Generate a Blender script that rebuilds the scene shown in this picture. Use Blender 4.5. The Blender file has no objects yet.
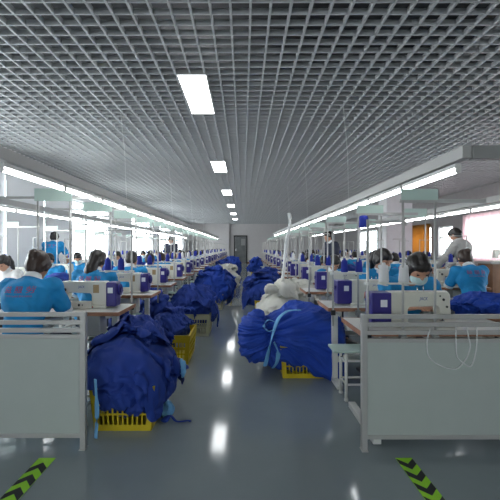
import bpy, bmesh, math, random, time
from mathutils import Vector, Matrix, noise
from mathutils.bvhtree import BVHTree
T0 = time.time()
PI = math.pi
S = bpy.context.scene
COL = S.collection
R = random.Random(7)

# ------------------------------------------------------------------ materials
def mat(name, col, rough=.5, metal=0, emit=None, strength=1, bump=0, bscale=40, var=0, vscale=6, trans=0, spec=.5, sheen=0):
    m = bpy.data.materials.new(name); m.use_nodes = True
    nt = m.node_tree; b = nt.nodes['Principled BSDF']
    b.inputs['Base Color'].default_value = (*col, 1)
    b.inputs['Roughness'].default_value = rough
    b.inputs['Metallic'].default_value = metal
    b.inputs['Specular IOR Level'].default_value = spec
    if sheen: b.inputs['Sheen Weight'].default_value = sheen
    if trans: b.inputs['Transmission Weight'].default_value = trans
    if emit:
        b.inputs['Emission Color'].default_value = (*emit, 1)
        b.inputs['Emission Strength'].default_value = strength
    tc = nt.nodes.new('ShaderNodeTexCoord')
    if var:
        n = nt.nodes.new('ShaderNodeTexNoise'); n.inputs['Scale'].default_value = vscale; n.inputs['Detail'].default_value = 4
        nt.links.new(tc.outputs['Object'], n.inputs['Vector'])
        r = nt.nodes.new('ShaderNodeValToRGB')
        r.color_ramp.elements[0].position = .3; r.color_ramp.elements[1].position = .7
        r.color_ramp.elements[0].color = (*[c * (1 - var) for c in col], 1)
        r.color_ramp.elements[1].color = (*[min(1, c * (1 + var)) for c in col], 1)
        nt.links.new(n.outputs['Fac'], r.inputs['Fac']); nt.links.new(r.outputs['Color'], b.inputs['Base Color'])
    if bump:
        n2 = nt.nodes.new('ShaderNodeTexNoise'); n2.inputs['Scale'].default_value = bscale; n2.inputs['Detail'].default_value = 5
        nt.links.new(tc.outputs['Object'], n2.inputs['Vector'])
        bp = nt.nodes.new('ShaderNodeBump'); bp.inputs['Strength'].default_value = bump; bp.inputs['Distance'].default_value = .01
        nt.links.new(n2.outputs['Fac'], bp.inputs['Height']); nt.links.new(bp.outputs['Normal'], b.inputs['Normal'])
    return m

M = {}
M['floor'] = mat('epoxy_floor', (.25, .295, .315), .09, var=.10, vscale=.9, bump=.012, bscale=5, spec=.55)
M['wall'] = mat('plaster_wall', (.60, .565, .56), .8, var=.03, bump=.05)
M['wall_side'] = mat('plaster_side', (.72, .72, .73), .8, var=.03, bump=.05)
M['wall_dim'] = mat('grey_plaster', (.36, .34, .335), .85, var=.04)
M['slab'] = mat('ceiling_slab', (.07, .07, .074), .9, var=.3, vscale=.6)
M['grid'] = mat('ceiling_blade', (.47, .475, .48), .45, var=.04)
M['alu'] = mat('aluminium', (.46, .455, .44), .42, metal=.25)
M['alu_dark'] = mat('grey_channel', (.30, .30, .29), .5, metal=.2)
M['white_metal'] = mat('white_painted_metal', (.66, .66, .63), .4)
M['panel'] = mat('pale_green_board', (.44, .485, .455), .55, var=.02)
M['glass_green'] = mat('frosted_plate', (.50, .63, .57), .35)
M['tape_green'] = mat('green_tape', (.35, .78, .02), .4)
M['tape_black'] = mat('black_tape', (.012, .014, .018), .5)
M['crate'] = mat('yellow_plastic', (.62, .47, .015), .42, var=.05)
M['crate_pale'] = mat('pale_plastic', (.50, .50, .33), .45, var=.05)
M['blue'] = mat('blue_cloth', (.008, .040, .275), .72, var=.15, vscale=5, bump=.12, bscale=90)
M['blue2'] = mat('bright_blue_cloth', (.009, .058, .40), .72, var=.12, vscale=5, bump=.12, bscale=90)
M['sky_cloth'] = mat('light_blue_ribbon', (.16, .42, .72), .7)
M['whitecloth'] = mat('white_cloth', (.68, .67, .61), .8, var=.06, bump=.12, bscale=70)
M['table'] = mat('white_laminate', (.66, .65, .61), .35)
M['edge'] = mat('wood_edge', (.33, .155, .085), .5, var=.15, vscale=15)
M['machine'] = mat('cream_enamel', (.68, .67, .59), .28)
M['purple'] = mat('purple_plastic', (.030, .022, .20), .35)
M['label'] = mat('white_sticker', (.75, .76, .80), .5)
M['tan'] = mat('tan_sticker', (.36, .25, .12), .5)
M['chrome'] = mat('chrome', (.6, .6, .6), .2, metal=1)
M['black'] = mat('black_plastic', (.02, .02, .022), .4)
M['red'] = mat('red_plastic', (.55, .02, .02), .4)
M['logo'] = mat('logo_blue', (.03, .07, .30), .5)
M['shirt'] = mat('blue_shirt', (.005, .235, .53), .75, var=.12, vscale=9, bump=.15, bscale=25)
M['shirt_white'] = mat('white_shirt', (.70, .70, .70), .8, bump=.15, bscale=25)
M['shirt_grey'] = mat('grey_shirt', (.40, .385, .37), .8, bump=.15, bscale=25)
M['trim'] = mat('white_trim', (.72, .74, .76), .7)
M['print'] = mat('red_print', (.46, .035, .09), .6)
M['trousers'] = mat('dark_trousers', (.025, .03, .055), .8)
M['skin'] = mat('skin', (.50, .27, .18), .5)
M['hair'] = mat('black_hair', (.014, .011, .010), .38, bump=.3, bscale=60)
M['hair_brown'] = mat('brown_hair', (.035, .018, .012), .38, bump=.3, bscale=60)
M['mask'] = mat('mask_cloth', (.50, .68, .70), .7)
M['eye'] = mat('eye', (.02, .015, .012), .2)
M['shoe'] = mat('shoe', (.04, .04, .045), .5)
M['cone_white'] = mat('white_thread', (.72, .72, .73), .8, bump=.3, bscale=200)
M['cone_blue'] = mat('blue_thread', (.015, .03, .30), .8, bump=.3, bscale=200)
M['door_frame'] = mat('dark_door_frame', (.02, .018, .02), .4)
M['door_leaf'] = mat('grey_door_leaf', (.13, .135, .135), .3, var=.25, vscale=3)
M['orange'] = mat('orange_curtain', (.62, .33, .08), .8)
M['redboard'] = mat('red_board', (.42, .03, .03), .6)
M['wood'] = mat('brown_wood', (.20, .095, .05), .5, var=.25, vscale=4)
M['cable'] = mat('white_cable', (.72, .73, .72), .4)
M['tube'] = mat('tube_glow', (1, 1, 1), .4, emit=(.95, .98, 1), strength=14)
M['panel_glow'] = mat('panel_glow', (1, 1, 1), .4, emit=(.97, .99, 1), strength=8)

def glass_mat():
    m = bpy.data.materials.new('window_glass'); m.use_nodes = True; nt = m.node_tree; nt.nodes.clear()
    o = nt.nodes.new('ShaderNodeOutputMaterial'); t = nt.nodes.new('ShaderNodeBsdfTransparent'); g = nt.nodes.new('ShaderNodeBsdfGlossy')
    g.inputs['Roughness'].default_value = .02; t.inputs['Color'].default_value = (.93, .96, .96, 1)
    mx = nt.nodes.new('ShaderNodeMixShader'); mx.inputs[0].default_value = .06
    nt.links.new(t.outputs[0], mx.inputs[1]); nt.links.new(g.outputs[0], mx.inputs[2])
    nt.links.new(mx.outputs[0], o.inputs['Surface']); return m
M['glass'] = glass_mat()
def curtain_mat(name, c, tr):
    m = bpy.data.materials.new(name); m.use_nodes = True; nt = m.node_tree; nt.nodes.clear()
    o = nt.nodes.new('ShaderNodeOutputMaterial'); t = nt.nodes.new('ShaderNodeBsdfTranslucent'); d = nt.nodes.new('ShaderNodeBsdfDiffuse')
    p = nt.nodes.new('ShaderNodeBsdfTransparent'); a = nt.nodes.new('ShaderNodeMixShader'); b = nt.nodes.new('ShaderNodeMixShader')
    t.inputs['Color'].default_value = (*c, 1); d.inputs['Color'].default_value = (*c, 1)
    a.inputs[0].default_value = .35; b.inputs[0].default_value = tr
    nt.links.new(t.outputs[0], a.inputs[1]); nt.links.new(d.outputs[0], a.inputs[2])
    nt.links.new(a.outputs[0], b.inputs[1]); nt.links.new(p.outputs[0], b.inputs[2]); nt.links.new(b.outputs[0], o.inputs['Surface']); return m
def blind_mat():
    m = curtain_mat('roller_blind', (.78, .79, .80), 0)
    for n_ in m.node_tree.nodes:
        if n_.type == 'MIX_SHADER' and n_.inputs[0].default_value > .3: n_.inputs[0].default_value = .92
    return m
M['blind'] = blind_mat()
M['pink'] = curtain_mat('pink_curtain', (.95, .72, .75), .25)
M['orange_tr'] = curtain_mat('orange_curtain_cloth', (.44, .25, .085), .0)

# ------------------------------------------------------------------ mesh builder
class MB:
    def __init__(s): s.bm = bmesh.new(); s.mi = 0
    def _tag(s, faces, smooth=False):
        for f in faces: f.material_index = s.mi; f.smooth = smooth
    def box(s, x0, x1, y0, y1, z0, z1, bev=0):
        vs = [s.bm.verts.new((x, y, z)) for z in (z0, z1) for x, y in ((x0, y0), (x1, y0), (x1, y1), (x0, y1))]
        F = [(3, 2, 1, 0), (4, 5, 6, 7), (0, 1, 5, 4), (1, 2, 6, 5), (2, 3, 7, 6), (3, 0, 4, 7)]
        fs = [s.bm.faces.new([vs[i] for i in f]) for f in F]
        s._tag(fs)
        if bev:
            ed = list({e for f in fs for e in f.edges})
            r = bmesh.ops.bevel(s.bm, geom=ed, offset=bev, segments=2, profile=.5, affect='EDGES')
            s._tag(r['faces'], False)
        return s
    def prism(s, pts, y0, y1, bev=0):      # polygon in xz extruded along y
        a = [s.bm.verts.new((x, y0, z)) for x, z in pts]; b = [s.bm.verts.new((x, y1, z)) for x, z in pts]
        n = len(pts); fs = [s.bm.faces.new(a), s.bm.faces.new(b[::-1])]
        for i in range(n): fs.append(s.bm.faces.new([a[i], b[i], b[(i + 1) % n], a[(i + 1) % n]]))
        bmesh.ops.recalc_face_normals(s.bm, faces=fs); s._tag(fs)
        if bev:
            ed = list({e for f in fs[:2] for e in f.edges})
            r = bmesh.ops.bevel(s.bm, geom=ed, offset=bev, segments=2, profile=.5, affect='EDGES'); s._tag(r['faces'])
        return s
    def tube(s, pts, rad, n=8, flat=1.0, smooth=True):
        pts = [Vector(p) for p in pts]; rings = []
        rad = rad if isinstance(rad, (list, tuple)) else [rad] * len(pts)
        for i, p in enumerate(pts):
            d = (pts[min(i + 1, len(pts) - 1)] - pts[max(i - 1, 0)]).normalized()
            u = d.cross(Vector((0, 0, 1)))
            if u.length < .05: u = d.cross(Vector((0, 1, 0)))
            u.normalize(); v = d.cross(u)
            rings.append([s.bm.verts.new(p + (u * math.cos(2 * PI * k / n) + v * math.sin(2 * PI * k / n) * flat) * rad[i]) for k in range(n)])
        fs = []
        for a, b in zip(rings, rings[1:]):
            for k in range(n): fs.append(s.bm.faces.new([a[k], a[(k + 1) % n], b[(k + 1) % n], b[k]]))
        caps = [s.bm.faces.new(rings[0][::-1]), s.bm.faces.new(rings[-1])]
        s._tag(fs, smooth); s._tag(caps); return s
    def lathe(s, prof, c, n=14):           # prof (r,z) bottom to top about vertical axis
        rings = [[s.bm.verts.new((c[0] + r * math.cos(2 * PI * k / n), c[1] + r * math.sin(2 * PI * k / n), c[2] + z)) for k in range(n)] for r, z in prof]
        fs = []
        for a, b in zip(rings, rings[1:]):
            for k in range(n): fs.append(s.bm.faces.new([a[k], a[(k + 1) % n], b[(k + 1) % n], b[k]]))
        caps = [s.bm.faces.new(rings[0][::-1]), s.bm.faces.new(rings[-1])]
        s._tag(fs, True); s._tag(caps); return s
    def ball(s, c, r, seg=12, rot=None):
        r = r if isinstance(r, (tuple, list)) else (r, r, r)
        mt = Matrix.Translation(c) @ (rot.to_4x4() if rot else Matrix.Identity(4)) @ Matrix.Diagonal((*r, 1))
        q = bmesh.ops.create_uvsphere(s.bm, u_segments=seg, v_segments=max(6, seg * 2 // 3), radius=1, matrix=mt)
        s._tag({f for v in q['verts'] for f in v.link_faces}, True); return s
    def cap(s, a, b, ra, rb, n=12):        # tapered capsule
        a = Vector(a); b = Vector(b); s.ball(a, ra, n); s.ball(b, rb, n); s.tube([a, b], [ra, rb], n); return s
    def mat(s, i): s.mi = i; return s
    def mesh(s, name, mats):
        me = bpy.data.meshes.new(name); s.bm.to_mesh(me); s.bm.free()
        for m in (mats if isinstance(mats, (list, tuple)) else [mats]): me.materials.append(M[m] if isinstance(m, str) else m)
        return me
    def build(s, name, mats, parent=None, loc=None):
        return link(name, s.mesh(name, mats), parent, loc)

def link(name, me, parent=None, loc=None):
    o = bpy.data.objects.new(name, me); COL.objects.link(o)
    if parent: o.parent = parent
    if loc: o.location = loc
    return o
def tag(o, label=None, cat=None, group=None, kind=None):
    if label: o['label'] = label
    if cat: o['category'] = cat
    if group: o['group'] = group
    if kind: o['kind'] = kind
    return o
def empty(name, loc=(0, 0, 0), rz=0):
    o = bpy.data.objects.new(name, None); COL.objects.link(o); o.location = loc; o.rotation_euler.z = rz; o.empty_display_size = .1; return o
def copy_tree(o, parent=None):
    c = o.copy(); COL.objects.link(c)
    if parent: c.parent = parent
    for ch in o.children: copy_tree(ch, c)
    return c
USED = set()
def place(proto, loc, rz, label, cat, group=None, scale=1):
    if proto.name in USED: o = copy_tree(proto)
    else: o = proto; USED.add(proto.name)
    o.location = loc; o.rotation_euler.z = rz
    if scale != 1: o.scale = (scale,) * 3
    o['label'] = label; o['category'] = cat
    if group: o['group'] = group
    return o
def struct(o): o['kind'] = 'structure'; return o

# ------------------------------------------------------------------ room shell
XL, XR, YN, YF, ZC = -4.6, 7.5, -7.0, 33.0, 3.22
ZS = 3.85
struct(MB().box(XL - .2, XR + .2, YN - .2, YF + .2, -.1, 0).build('floor', 'floor'))
struct(MB().box(XL - .2, XR + .2, YN - .2, YF + .2, ZS, ZS + .1).build('ceiling', 'slab'))
g = MB()
P = .161
k0 = int((XL - .056) / P); k1 = int((XR - .056) / P)
for k in range(k0, k1 + 1):
    x = .056 + P * k; g.box(x - .009, x + .009, YN, YF, ZC, ZC + .05)
j0 = int((YN - 3.112) / P); j1 = int((YF - 3.112) / P)
for j in range(j0, j1 + 1):
    y = 3.112 + P * j; g.box(XL, XR, y - .007, y + .007, ZC + .001, ZC + .05)
struct(g.build('ceiling_grid', 'grid'))
for n_, (a, c) in enumerate(((-3.6, -.6),)):
    added_win = struct(empty('window_%d' % (30 + n_), ((a + c) / 2, YN - .1, .9)))  # unseen window added behind the camera to light the near area
    f = MB(); w_ = (c - a) / 2
    for x in (-w_ + .03, -w_ / 3, w_ / 3, w_ - .03): f.box(x - .03, x + .03, -.03, .03, 0, 1.85)
    f.box(-w_, w_, -.03, .03, 0, .05).box(-w_, w_, -.03, .03, 1.8, 1.85).build('window_frame', 'white_metal', added_win)
    MB().box(-w_, w_, -.003, .003, 0, 1.85).build('window_pane', 'glass', added_win)
pp = MB()
for x in (-3.3, 2.6): pp.tube([(x, YN, 3.6), (x, YF, 3.6)], .06, 10)
tag(pp.build('ceiling_pipe', 'alu_dark'), kind='structure')

def wall_x(name, x0, x1, openings, m):
    b = MB(); ops = sorted(openings); y = YN
    for (a, c, z0, z1) in ops:
        if a > y: b.box(x0, x1, y, a, 0, ZS)
        b.box(x0, x1, a, c, 0, z0); b.box(x0, x1, a, c, z1, ZS); y = c
    b.box(x0, x1, y, YF, 0, ZS)
    return struct(b.build(name, m))
LWIN = [(-6.3, -4.3, .9, 2.75), (3.6, 7.5, .9, 2.75), (7.72, 9.05, .9, 2.7), (9.2, 10.6, .9, 2.62), (10.75, 13.6, .9, 2.62), (16.5, 20.3, .9, 2.62), (22, 25, .9, 2.62), (27, 30.5, .9, 2.62)]  # first opening is unseen, added behind the camera to brighten the front
RWIN = [(-5, -3.3, .95, 2.35), (4, 7.5, .95, 2.35), (9.6, 13.4, .95, 2.3), (14.35, 15.4, .95, 2.1), (16.0, 17.6, .95, 2.15), (22.5, 26, .95, 2.3)]  # first opening likewise added out of view, as fill from behind
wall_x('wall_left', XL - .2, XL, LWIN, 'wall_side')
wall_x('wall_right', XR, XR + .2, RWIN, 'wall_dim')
struct(MB().box(XL, XR, YF, YF + .2, 0, ZS).build('wall_far', 'wall'))
nw = MB(); x = XL
for a, c in ((-3.6, -.6),):  # opening for the added fill window
    nw.box(x, a, YN - .2, YN, 0, ZS).box(a, c, YN - .2, YN, 0, .9).box(a, c, YN - .2, YN, 2.75, ZS); x = c
nw.box(x, XR, YN - .2, YN, 0, ZS); struct(nw.build('wall_near', 'wall_side'))
struct(MB().box(-3.0, -1.18, YF - .35, YF, 0, ZS).build('wall_pier', 'wall'))
struct(MB().box(4.55, 5.36, 12.7, 13.5, 0, ZS).build('pillar_right', 'wall_side'))
for x in (-1,):
    struct(MB().box(XL, XL + .02, YN, YF, 0, .1).build('baseboard_left', 'alu_dark'))
    struct(MB().box(XR - .02, XR, YN, YF, 0, .1).build('baseboard_right', 'alu_dark'))
    struct(MB().box(XL, XR, YF - .015, YF, 0, .1).build('baseboard_far', 'wood'))

def window(n, xi, side, a, c, z0, z1):
    root = empty('window_%d' % n, (xi, (a + c) / 2, z0)); struct(root)
    w = c - a; h = z1 - z0; x0, x1 = (-.14, -.08) if side < 0 else (.08, .14)
    f = MB()
    nm = max(1, round(w / .95)); t = .022
    ys = [-w / 2 + w * i / nm for i in range(nm + 1)]
    f.box(x0, x1, -w / 2, w / 2, 0, .05); f.box(x0, x1, -w / 2, w / 2, h - .05, h)
    for y in ys: f.box(x0, x1, max(y - t, -w / 2), min(y + t, w / 2), .05, h - .05)
    if w > .5: f.box(x0 + .005, x1 - .005, -w / 2 + .01, w / 2 - .01, h * .62, h * .62 + .04)
    f.build('window_frame', 'white_metal', root)
    xm = (x0 + x1) / 2
    MB().box(xm - .003, xm + .003, -w / 2 + .01, w / 2 - .01, .02, h - .02).build('window_pane', 'glass', root)
    if w > .5:
        MB().box(-.1 if side < 0 else -.05, .05 if side < 0 else .1, -w / 2, w / 2, -.03, 0).build('window_sill', 'white_metal', root)
n = 1
for w in LWIN: window(n, XL, -1, *w); n += 1
for w in RWIN: window(n, XR, 1, *w); n += 1

def curtain(a, c, z0, z1, m, label, x=XR - .1):
    b = MB(); N = int((c - a) / .03); vs = []
    for i in range(N + 1):
        y = a + (c - a) * i / N; dx = .03 * math.sin(i * .9) + .012 * math.sin(i * 2.3)
        vs.append((b.bm.verts.new((x + dx, y, z0)), b.bm.verts.new((x + dx * .6, y, z1))))
    fs = [b.bm.faces.new([p[0], q[0], q[1], p[1]]) for p, q in zip(vs, vs[1:])]
    b._tag(fs, True)
    o = b.build('curtain', m); tag(o, label, 'curtain')
    md = o.modifiers.new('s', 'SOLIDIFY'); md.thickness = .003
    return o
for a, c, lb in ((7.66, 9.11, 'pale roller blind closed over the near left window'), (9.16, 10.64, 'pale roller blind closed over the narrower left window, farther one')):
    o = empty('roller_blind', (XL + .05, (a + c) / 2, 2.75)); tag(o, lb, 'blind')
    MB().box(-.002, .002, -(c - a) / 2, (c - a) / 2, -1.9, 0).build('blind_sheet', 'blind', o)
    MB().tube([(0, -(c - a) / 2, .0), (0, (c - a) / 2, .0)], .03, 10).build('blind_roll', 'white_metal', o)
curtain(9.5, 13.5, .8, 2.38, 'pink', 'sheer pink curtain over the window behind the standing man, far right')
curtain(15.9, 17.7, .8, 2.25, 'orange_tr', 'orange curtain glowing in a window on the right wall beside the pillar')
tag(MB().box(XR - .045, XR - .004, 21.0, 22.0, 1.35, 2.15, .01).build('notice_board', 'redboard'), 'red board on the right wall, seen just left of the pillar', 'board')

# door in the far wall
d = struct(empty('door_1', (-.245, YF, 0)))
f = MB(); f.box(-.55, -.46, -.08, 0, 0, 2.27); f.box(.46, .55, -.08, 0, 0, 2.27); f.box(-.46, .46, -.08, 0, 2.17, 2.27); f.build('door_frame', 'door_frame', d)
lf = MB().box(-.45, .45, -.05, -.01, .02, 2.16).build('door_leaf', 'door_leaf', d)
MB().box(.05, .37, -.058, -.05, 1.45, 2.0).build('door_window', 'alu_dark', lf)
MB().box(-.40, -.36, -.1, -.05, .95, 1.2, .005).build('door_handle', 'chrome', d)

# ceiling light panels
CL = ['nearest', 'second nearest', 'third nearest', 'third farthest', 'second farthest', 'farthest']
for i in range(-3, 6):  # negative i: unseen panels added behind the camera to light the foreground
    y = 4.4 + 4.45 * i
    o = empty('ceiling_light', (-.572, y + .64, ZC - .01)); tag(o, 'rectangular white light panel in the grid ceiling over the aisle, ' + ('%s of six' % CL[i] if i >= 0 else 'added fill behind the camera'), 'ceiling light', 'light panels in the grid ceiling')
    f = MB(); f.box(-.17, .17, -.66, -.64, 0, .07); f.box(-.17, .17, .64, .66, 0, .07); f.box(-.17, -.155, -.64, .64, 0, .07); f.box(.155, .17, -.64, .64, 0, .07)
    f.build('light_frame', 'alu', o)
    MB().box(-.155, .155, -.64, .64, .004, .03).build('light_diffuser', 'panel_glow', o)

# ------------------------------------------------------------------ floor tapes
def tape(x, label):
    o = empty('floor_tape', (x, 0, .0008)); tag(o, label, 'floor tape', 'green floor tapes with black chevrons')
    w = .052; y0, y1 = .9, 2.5; z = .0012
    MB().box(-w, w, y0, y1, 0, z).build('tape_strip', 'tape_green', o)
    sgn = 1 if x < 0 else -1
    y = y1 - .115 if x < 0 else y1 - .07; b = MB()
    while y > y0 + .15:
        t = .062
        for sx in (-1, 1):
            # band of a chevron; tip points away (+y) on the left, towards camera on the right
            tip = y + sgn * .03; tail = y - sgn * .03
            pts = [(0, tip + t / 2), (0, tip - t / 2), (sx * w * .98, tail - t / 2), (sx * w * .98, tail + t / 2)]
            vs = [b.bm.verts.new((px, py, z + .0006)) for px, py in pts]
            fc = b.bm.faces.new(vs); fc.normal_update()
            if fc.normal.z < 0: fc.normal_flip()
        y -= .125
    b.build('chevron_marks', 'tape_black', o)
tape(-1.225, 'lime green floor tape with black chevrons, left of the aisle')
tape(1.0, 'lime green floor tape with black chevrons, right of the aisle')

# ------------------------------------------------------------------ partitions
def partition(xa, xb, D, label, zt, zp):
    lo, hi = min(xa, xb), max(xa, xb)
    o = empty('partition_screen', (xa, D, 0)); tag(o, label, 'partition', 'partition screens at the front of the rows')
    lo -= xa; hi -= xa
    MB().box(lo + .02, hi - .02, -.008, .008, .095, zp - .012).build('screen_panel', 'panel', o)
    for x in (lo + .018, hi - .018): MB().box(x - .018, x + .018, -.02, .02, 0, zt, .003).build('post', 'alu', o)
    for k in range(3):
        z = zt - .016 - k * .052
        MB().box(lo + .036, hi - .036, -.013, .013, z - .014, z + .014, .003).build('rail', 'alu', o)
    MB().box(lo + .036, hi - .036, -.015, .015, zp - .014, zp + .012, .003).build('rail', 'alu', o)
    MB().box(lo + .036, hi - .036, -.015, .015, .075, .102, .003).build('rail', 'alu', o)
    for x in (lo + .018, hi - .018): MB().box(x - .02, x + .02, -.03, .03, 0, .006).build('foot_plate', 'alu', o)
    return o
partition(-1.03, -2.75, 2.62, 'pale green partition with slatted top in front of the seated worker, left', .895, .735)
partition(.765, 2.6, 2.6, 'pale green partition with slatted top and hanging white cable, right', .885, .715)

# white looped cable hanging on the right partition
def smooth_path(pts, n=8):
    out = []; P_ = [Vector(p) for p in pts]
    for i in range(len(P_) - 1):
        p0 = P_[max(i - 1, 0)]; p1 = P_[i]; p2 = P_[i + 1]; p3 = P_[min(i + 2, len(P_) - 1)]
        for k in range(n):
            t = k / n
            out.append(.5 * ((2 * p1) + (-p0 + p2) * t + (2 * p0 - 5 * p1 + 4 * p2 - p3) * t * t + (-p0 + 3 * p1 - 3 * p2 + p3) * t ** 3))
    out.append(P_[-1]); return out
def px(x, y, D): return ((x - 243.5) * D / 400, D, 1.32 - (y - 247) * D / 400)
cab = MB(); D = 2.572
cab.tube(smooth_path([px(433, 326, 2.62), px(430, 330, 2.57), px(427, 342, D), px(429, 357, D), px(441, 366, D), px(455, 369, D), px(464, 362, D), px(470, 348, D), px(468, 334, D), px(466, 324, 2.6)]), .0045, 6)
cab.tube(smooth_path([px(456, 326, 2.6), px(456, 342, D), px(457, 356, D - .008), px(462, 362, D - .01), px(471, 366, D), px(476, 350, D), px(477, 334, D), px(476, 325, 2.6)]), .0045, 6)
tag(cab.build('hanging_cable', 'cable'), 'looped thin white cable draped over the top of the right partition', 'cable')

# ------------------------------------------------------------------ overhead light channels
def channel(xc, y0, y1, zc, name):
    return tag(MB().box(-.03, .03, 0, y1 - y0, -.04, .04, .004).build('light_channel', 'alu', loc=(xc, y0, zc)), 'long aluminium channel carrying tube lights %s' % name, 'light channel')
WORDS = 'first second third fourth fifth sixth seventh eighth ninth tenth eleventh twelfth thirteenth fourteenth fifteenth sixteenth seventeenth eighteenth nineteenth twentieth twenty-first twenty-second twenty-third twenty-fourth twenty-fifth twenty-sixth'.split()
tl = empty('tube_light')
MB().box(-.022, .022, -.445, .445, 0, .028, .004).build('light_housing', 'white_metal', tl)
MB().tube([(0, -.44, -.017), (0, .44, -.017)], .0155, 10).build('lamp_tube', 'tube', tl)
for s in (-1, 1): MB().box(-.017, .017, s * .445 - .008, s * .445 + .008, -.034, 0).build('lamp_holder', 'white_metal', tl)
for s in (-1, 1): MB().box(-.006, .006, s * .3 - .006, s * .3 + .006, .028, .05).build('hanger', 'alu', tl)
def tubes(xc, y0, y1, z, where):
    y = y0; k = 0
    while y + .9 < y1:
        place(tl, (xc, y + .45, z), 0, 'glowing white tube light, %s from the front, %s' % (WORDS[k], where), 'tube light', 'tube lights under the channels')
        y += .925; k += 1
    return k
ZB = 1.925
cR = channel(1.42, 2.54, 18.8, ZB, 'right of the aisle'); tubes(1.42, 2.64, 18.8, 1.845, 'right of the aisle')
cL = channel(-1.58, 2.5, 25, ZB, 'left of the aisle'); tubes(-1.58, 2.6, 25, 1.845, 'left of the aisle')
channel(3.2, 4.6, 19, ZB, 'over the second row right of the aisle'); tubes(3.2, 4.7, 19, 1.845, 'over the second row right of aisle')
channel(-3.2, 4.6, 23, ZB, 'over the row by the left windows'); tubes(-3.2, 4.7, 23, 1.845, 'over the row by the left windows')
MB().box(.031, 2.4, -.01, .04, -.045, .04, .003).build('cross_bar', 'alu_dark', cR)
MB().box(-2.4, -.031, -.01, .04, -.045, .04, .003).build('cross_bar', 'alu_dark', cL)
def wire(p, q, bend, label):
    a = Vector(p); b = Vector(q); m = (a + b) / 2 + Vector(bend)
    tag(MB().tube(smooth_path([a, (a + m) / 2, m, (b + m) / 2, b], 4), .004, 6).build('suspension_wire', 'cable'), label, 'wire')
wi = 0
for xc, wh in ((-1.58, 'left of the aisle'), (1.42, 'right of the aisle')):
    for k, y in enumerate((5.4, 8.9, 12.4, 15.9)):
        wire((xc, y, ZB + .04), (xc - (.12 if xc < 0 else .05), y + .1, ZC + .05), (.02, 0, 0), 'thin white wire holding the light channel %s, %s from front' % (wh, WORDS[k]))

# ------------------------------------------------------------------ station furniture prototypes (operator faces +Y, aisle at +X)
def make_table(full=True):
    o = empty('sewing_table')
    t = MB(); t.box(-.55, .55, 0, .52, .732, .757).box(-.55, .55, 0, .52, .758, .761); t.build('tabletop', 'table', o)
    e = MB(); e.box(-.556, -.5505, -.006, .526, .73, .762); e.box(.5505, .556, -.006, .526, .73, .762); e.box(-.55, .55, -.006, -.0005, .73, .762); e.box(-.55, .55, .5205, .526, .73, .762)
    e.build('edge_band', 'edge', o)
    for sx in (-1, 1):
        l = MB(); x = sx * .44
        l.box(x - .025, x + .025, .24, .30, .05, .73).box(x - .028, x + .028, -.13, .50, .006, .05, .004 if full else 0).box(x - .02, x + .02, .05, .47, .70, .731)
        l.build('leg', 'white_metal', o)
    b = MB(); b.box(-.415, .415, .25, .29, .2, .25); b.build('crossbar', 'white_metal', o)
    if full:
        MB().box(-.16, .16, .02, .27, .05, .07, .004).build('treadle', 'black', o)
        MB().box(.12, .33, .18, .36, .52, .70, .006).build('control_box', 'white_metal', o)
        MB().box(-.36, -.06, .03, .3, .62, .70, .004).build('drawer', 'white_metal', o)
    return o
def text_mesh(s, size, name, ext=.0006, italic=0):
    c = bpy.data.curves.new(name, 'FONT'); c.body = s; c.size = size; c.align_x = 'CENTER'; c.align_y = 'CENTER'; c.extrude = ext; c.shear = italic; c.resolution_u = 2
    ob = bpy.data.objects.new(name, c); COL.objects.link(ob); bpy.context.view_layer.update()
    dg = bpy.context.evaluated_depsgraph_get(); me = bpy.data.meshes.new_from_object(ob.evaluated_get(dg))
    bpy.data.objects.remove(ob); me.name = name; return me
LOGO = text_mesh('JACK', .032, 'brand_logo', .0006, .25); LOGO.materials.clear(); LOGO.materials.append(M['logo'])
def arm_profile():
    pts = [(-.22, .83), (-.215, .985), (-.20, 1.003), (.33, 1.003), (.345, .99), (.345, .785), (.185, .785)]
    pts += [(.17, .80), (.172, .865)]
    for a in range(0, 91, 30):          # rounded throat corner
        t = math.radians(a); pts.append((.142 + .03 * math.cos(t), .868 + .03 * math.sin(t)))
    pts += [(-.10, .902), (-.115, .89), (-.125, .845), (-.14, .83)]
    return pts[::-1]
def machine_body(b):
    b.prism(arm_profile(), .235, .345, .008)
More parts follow.
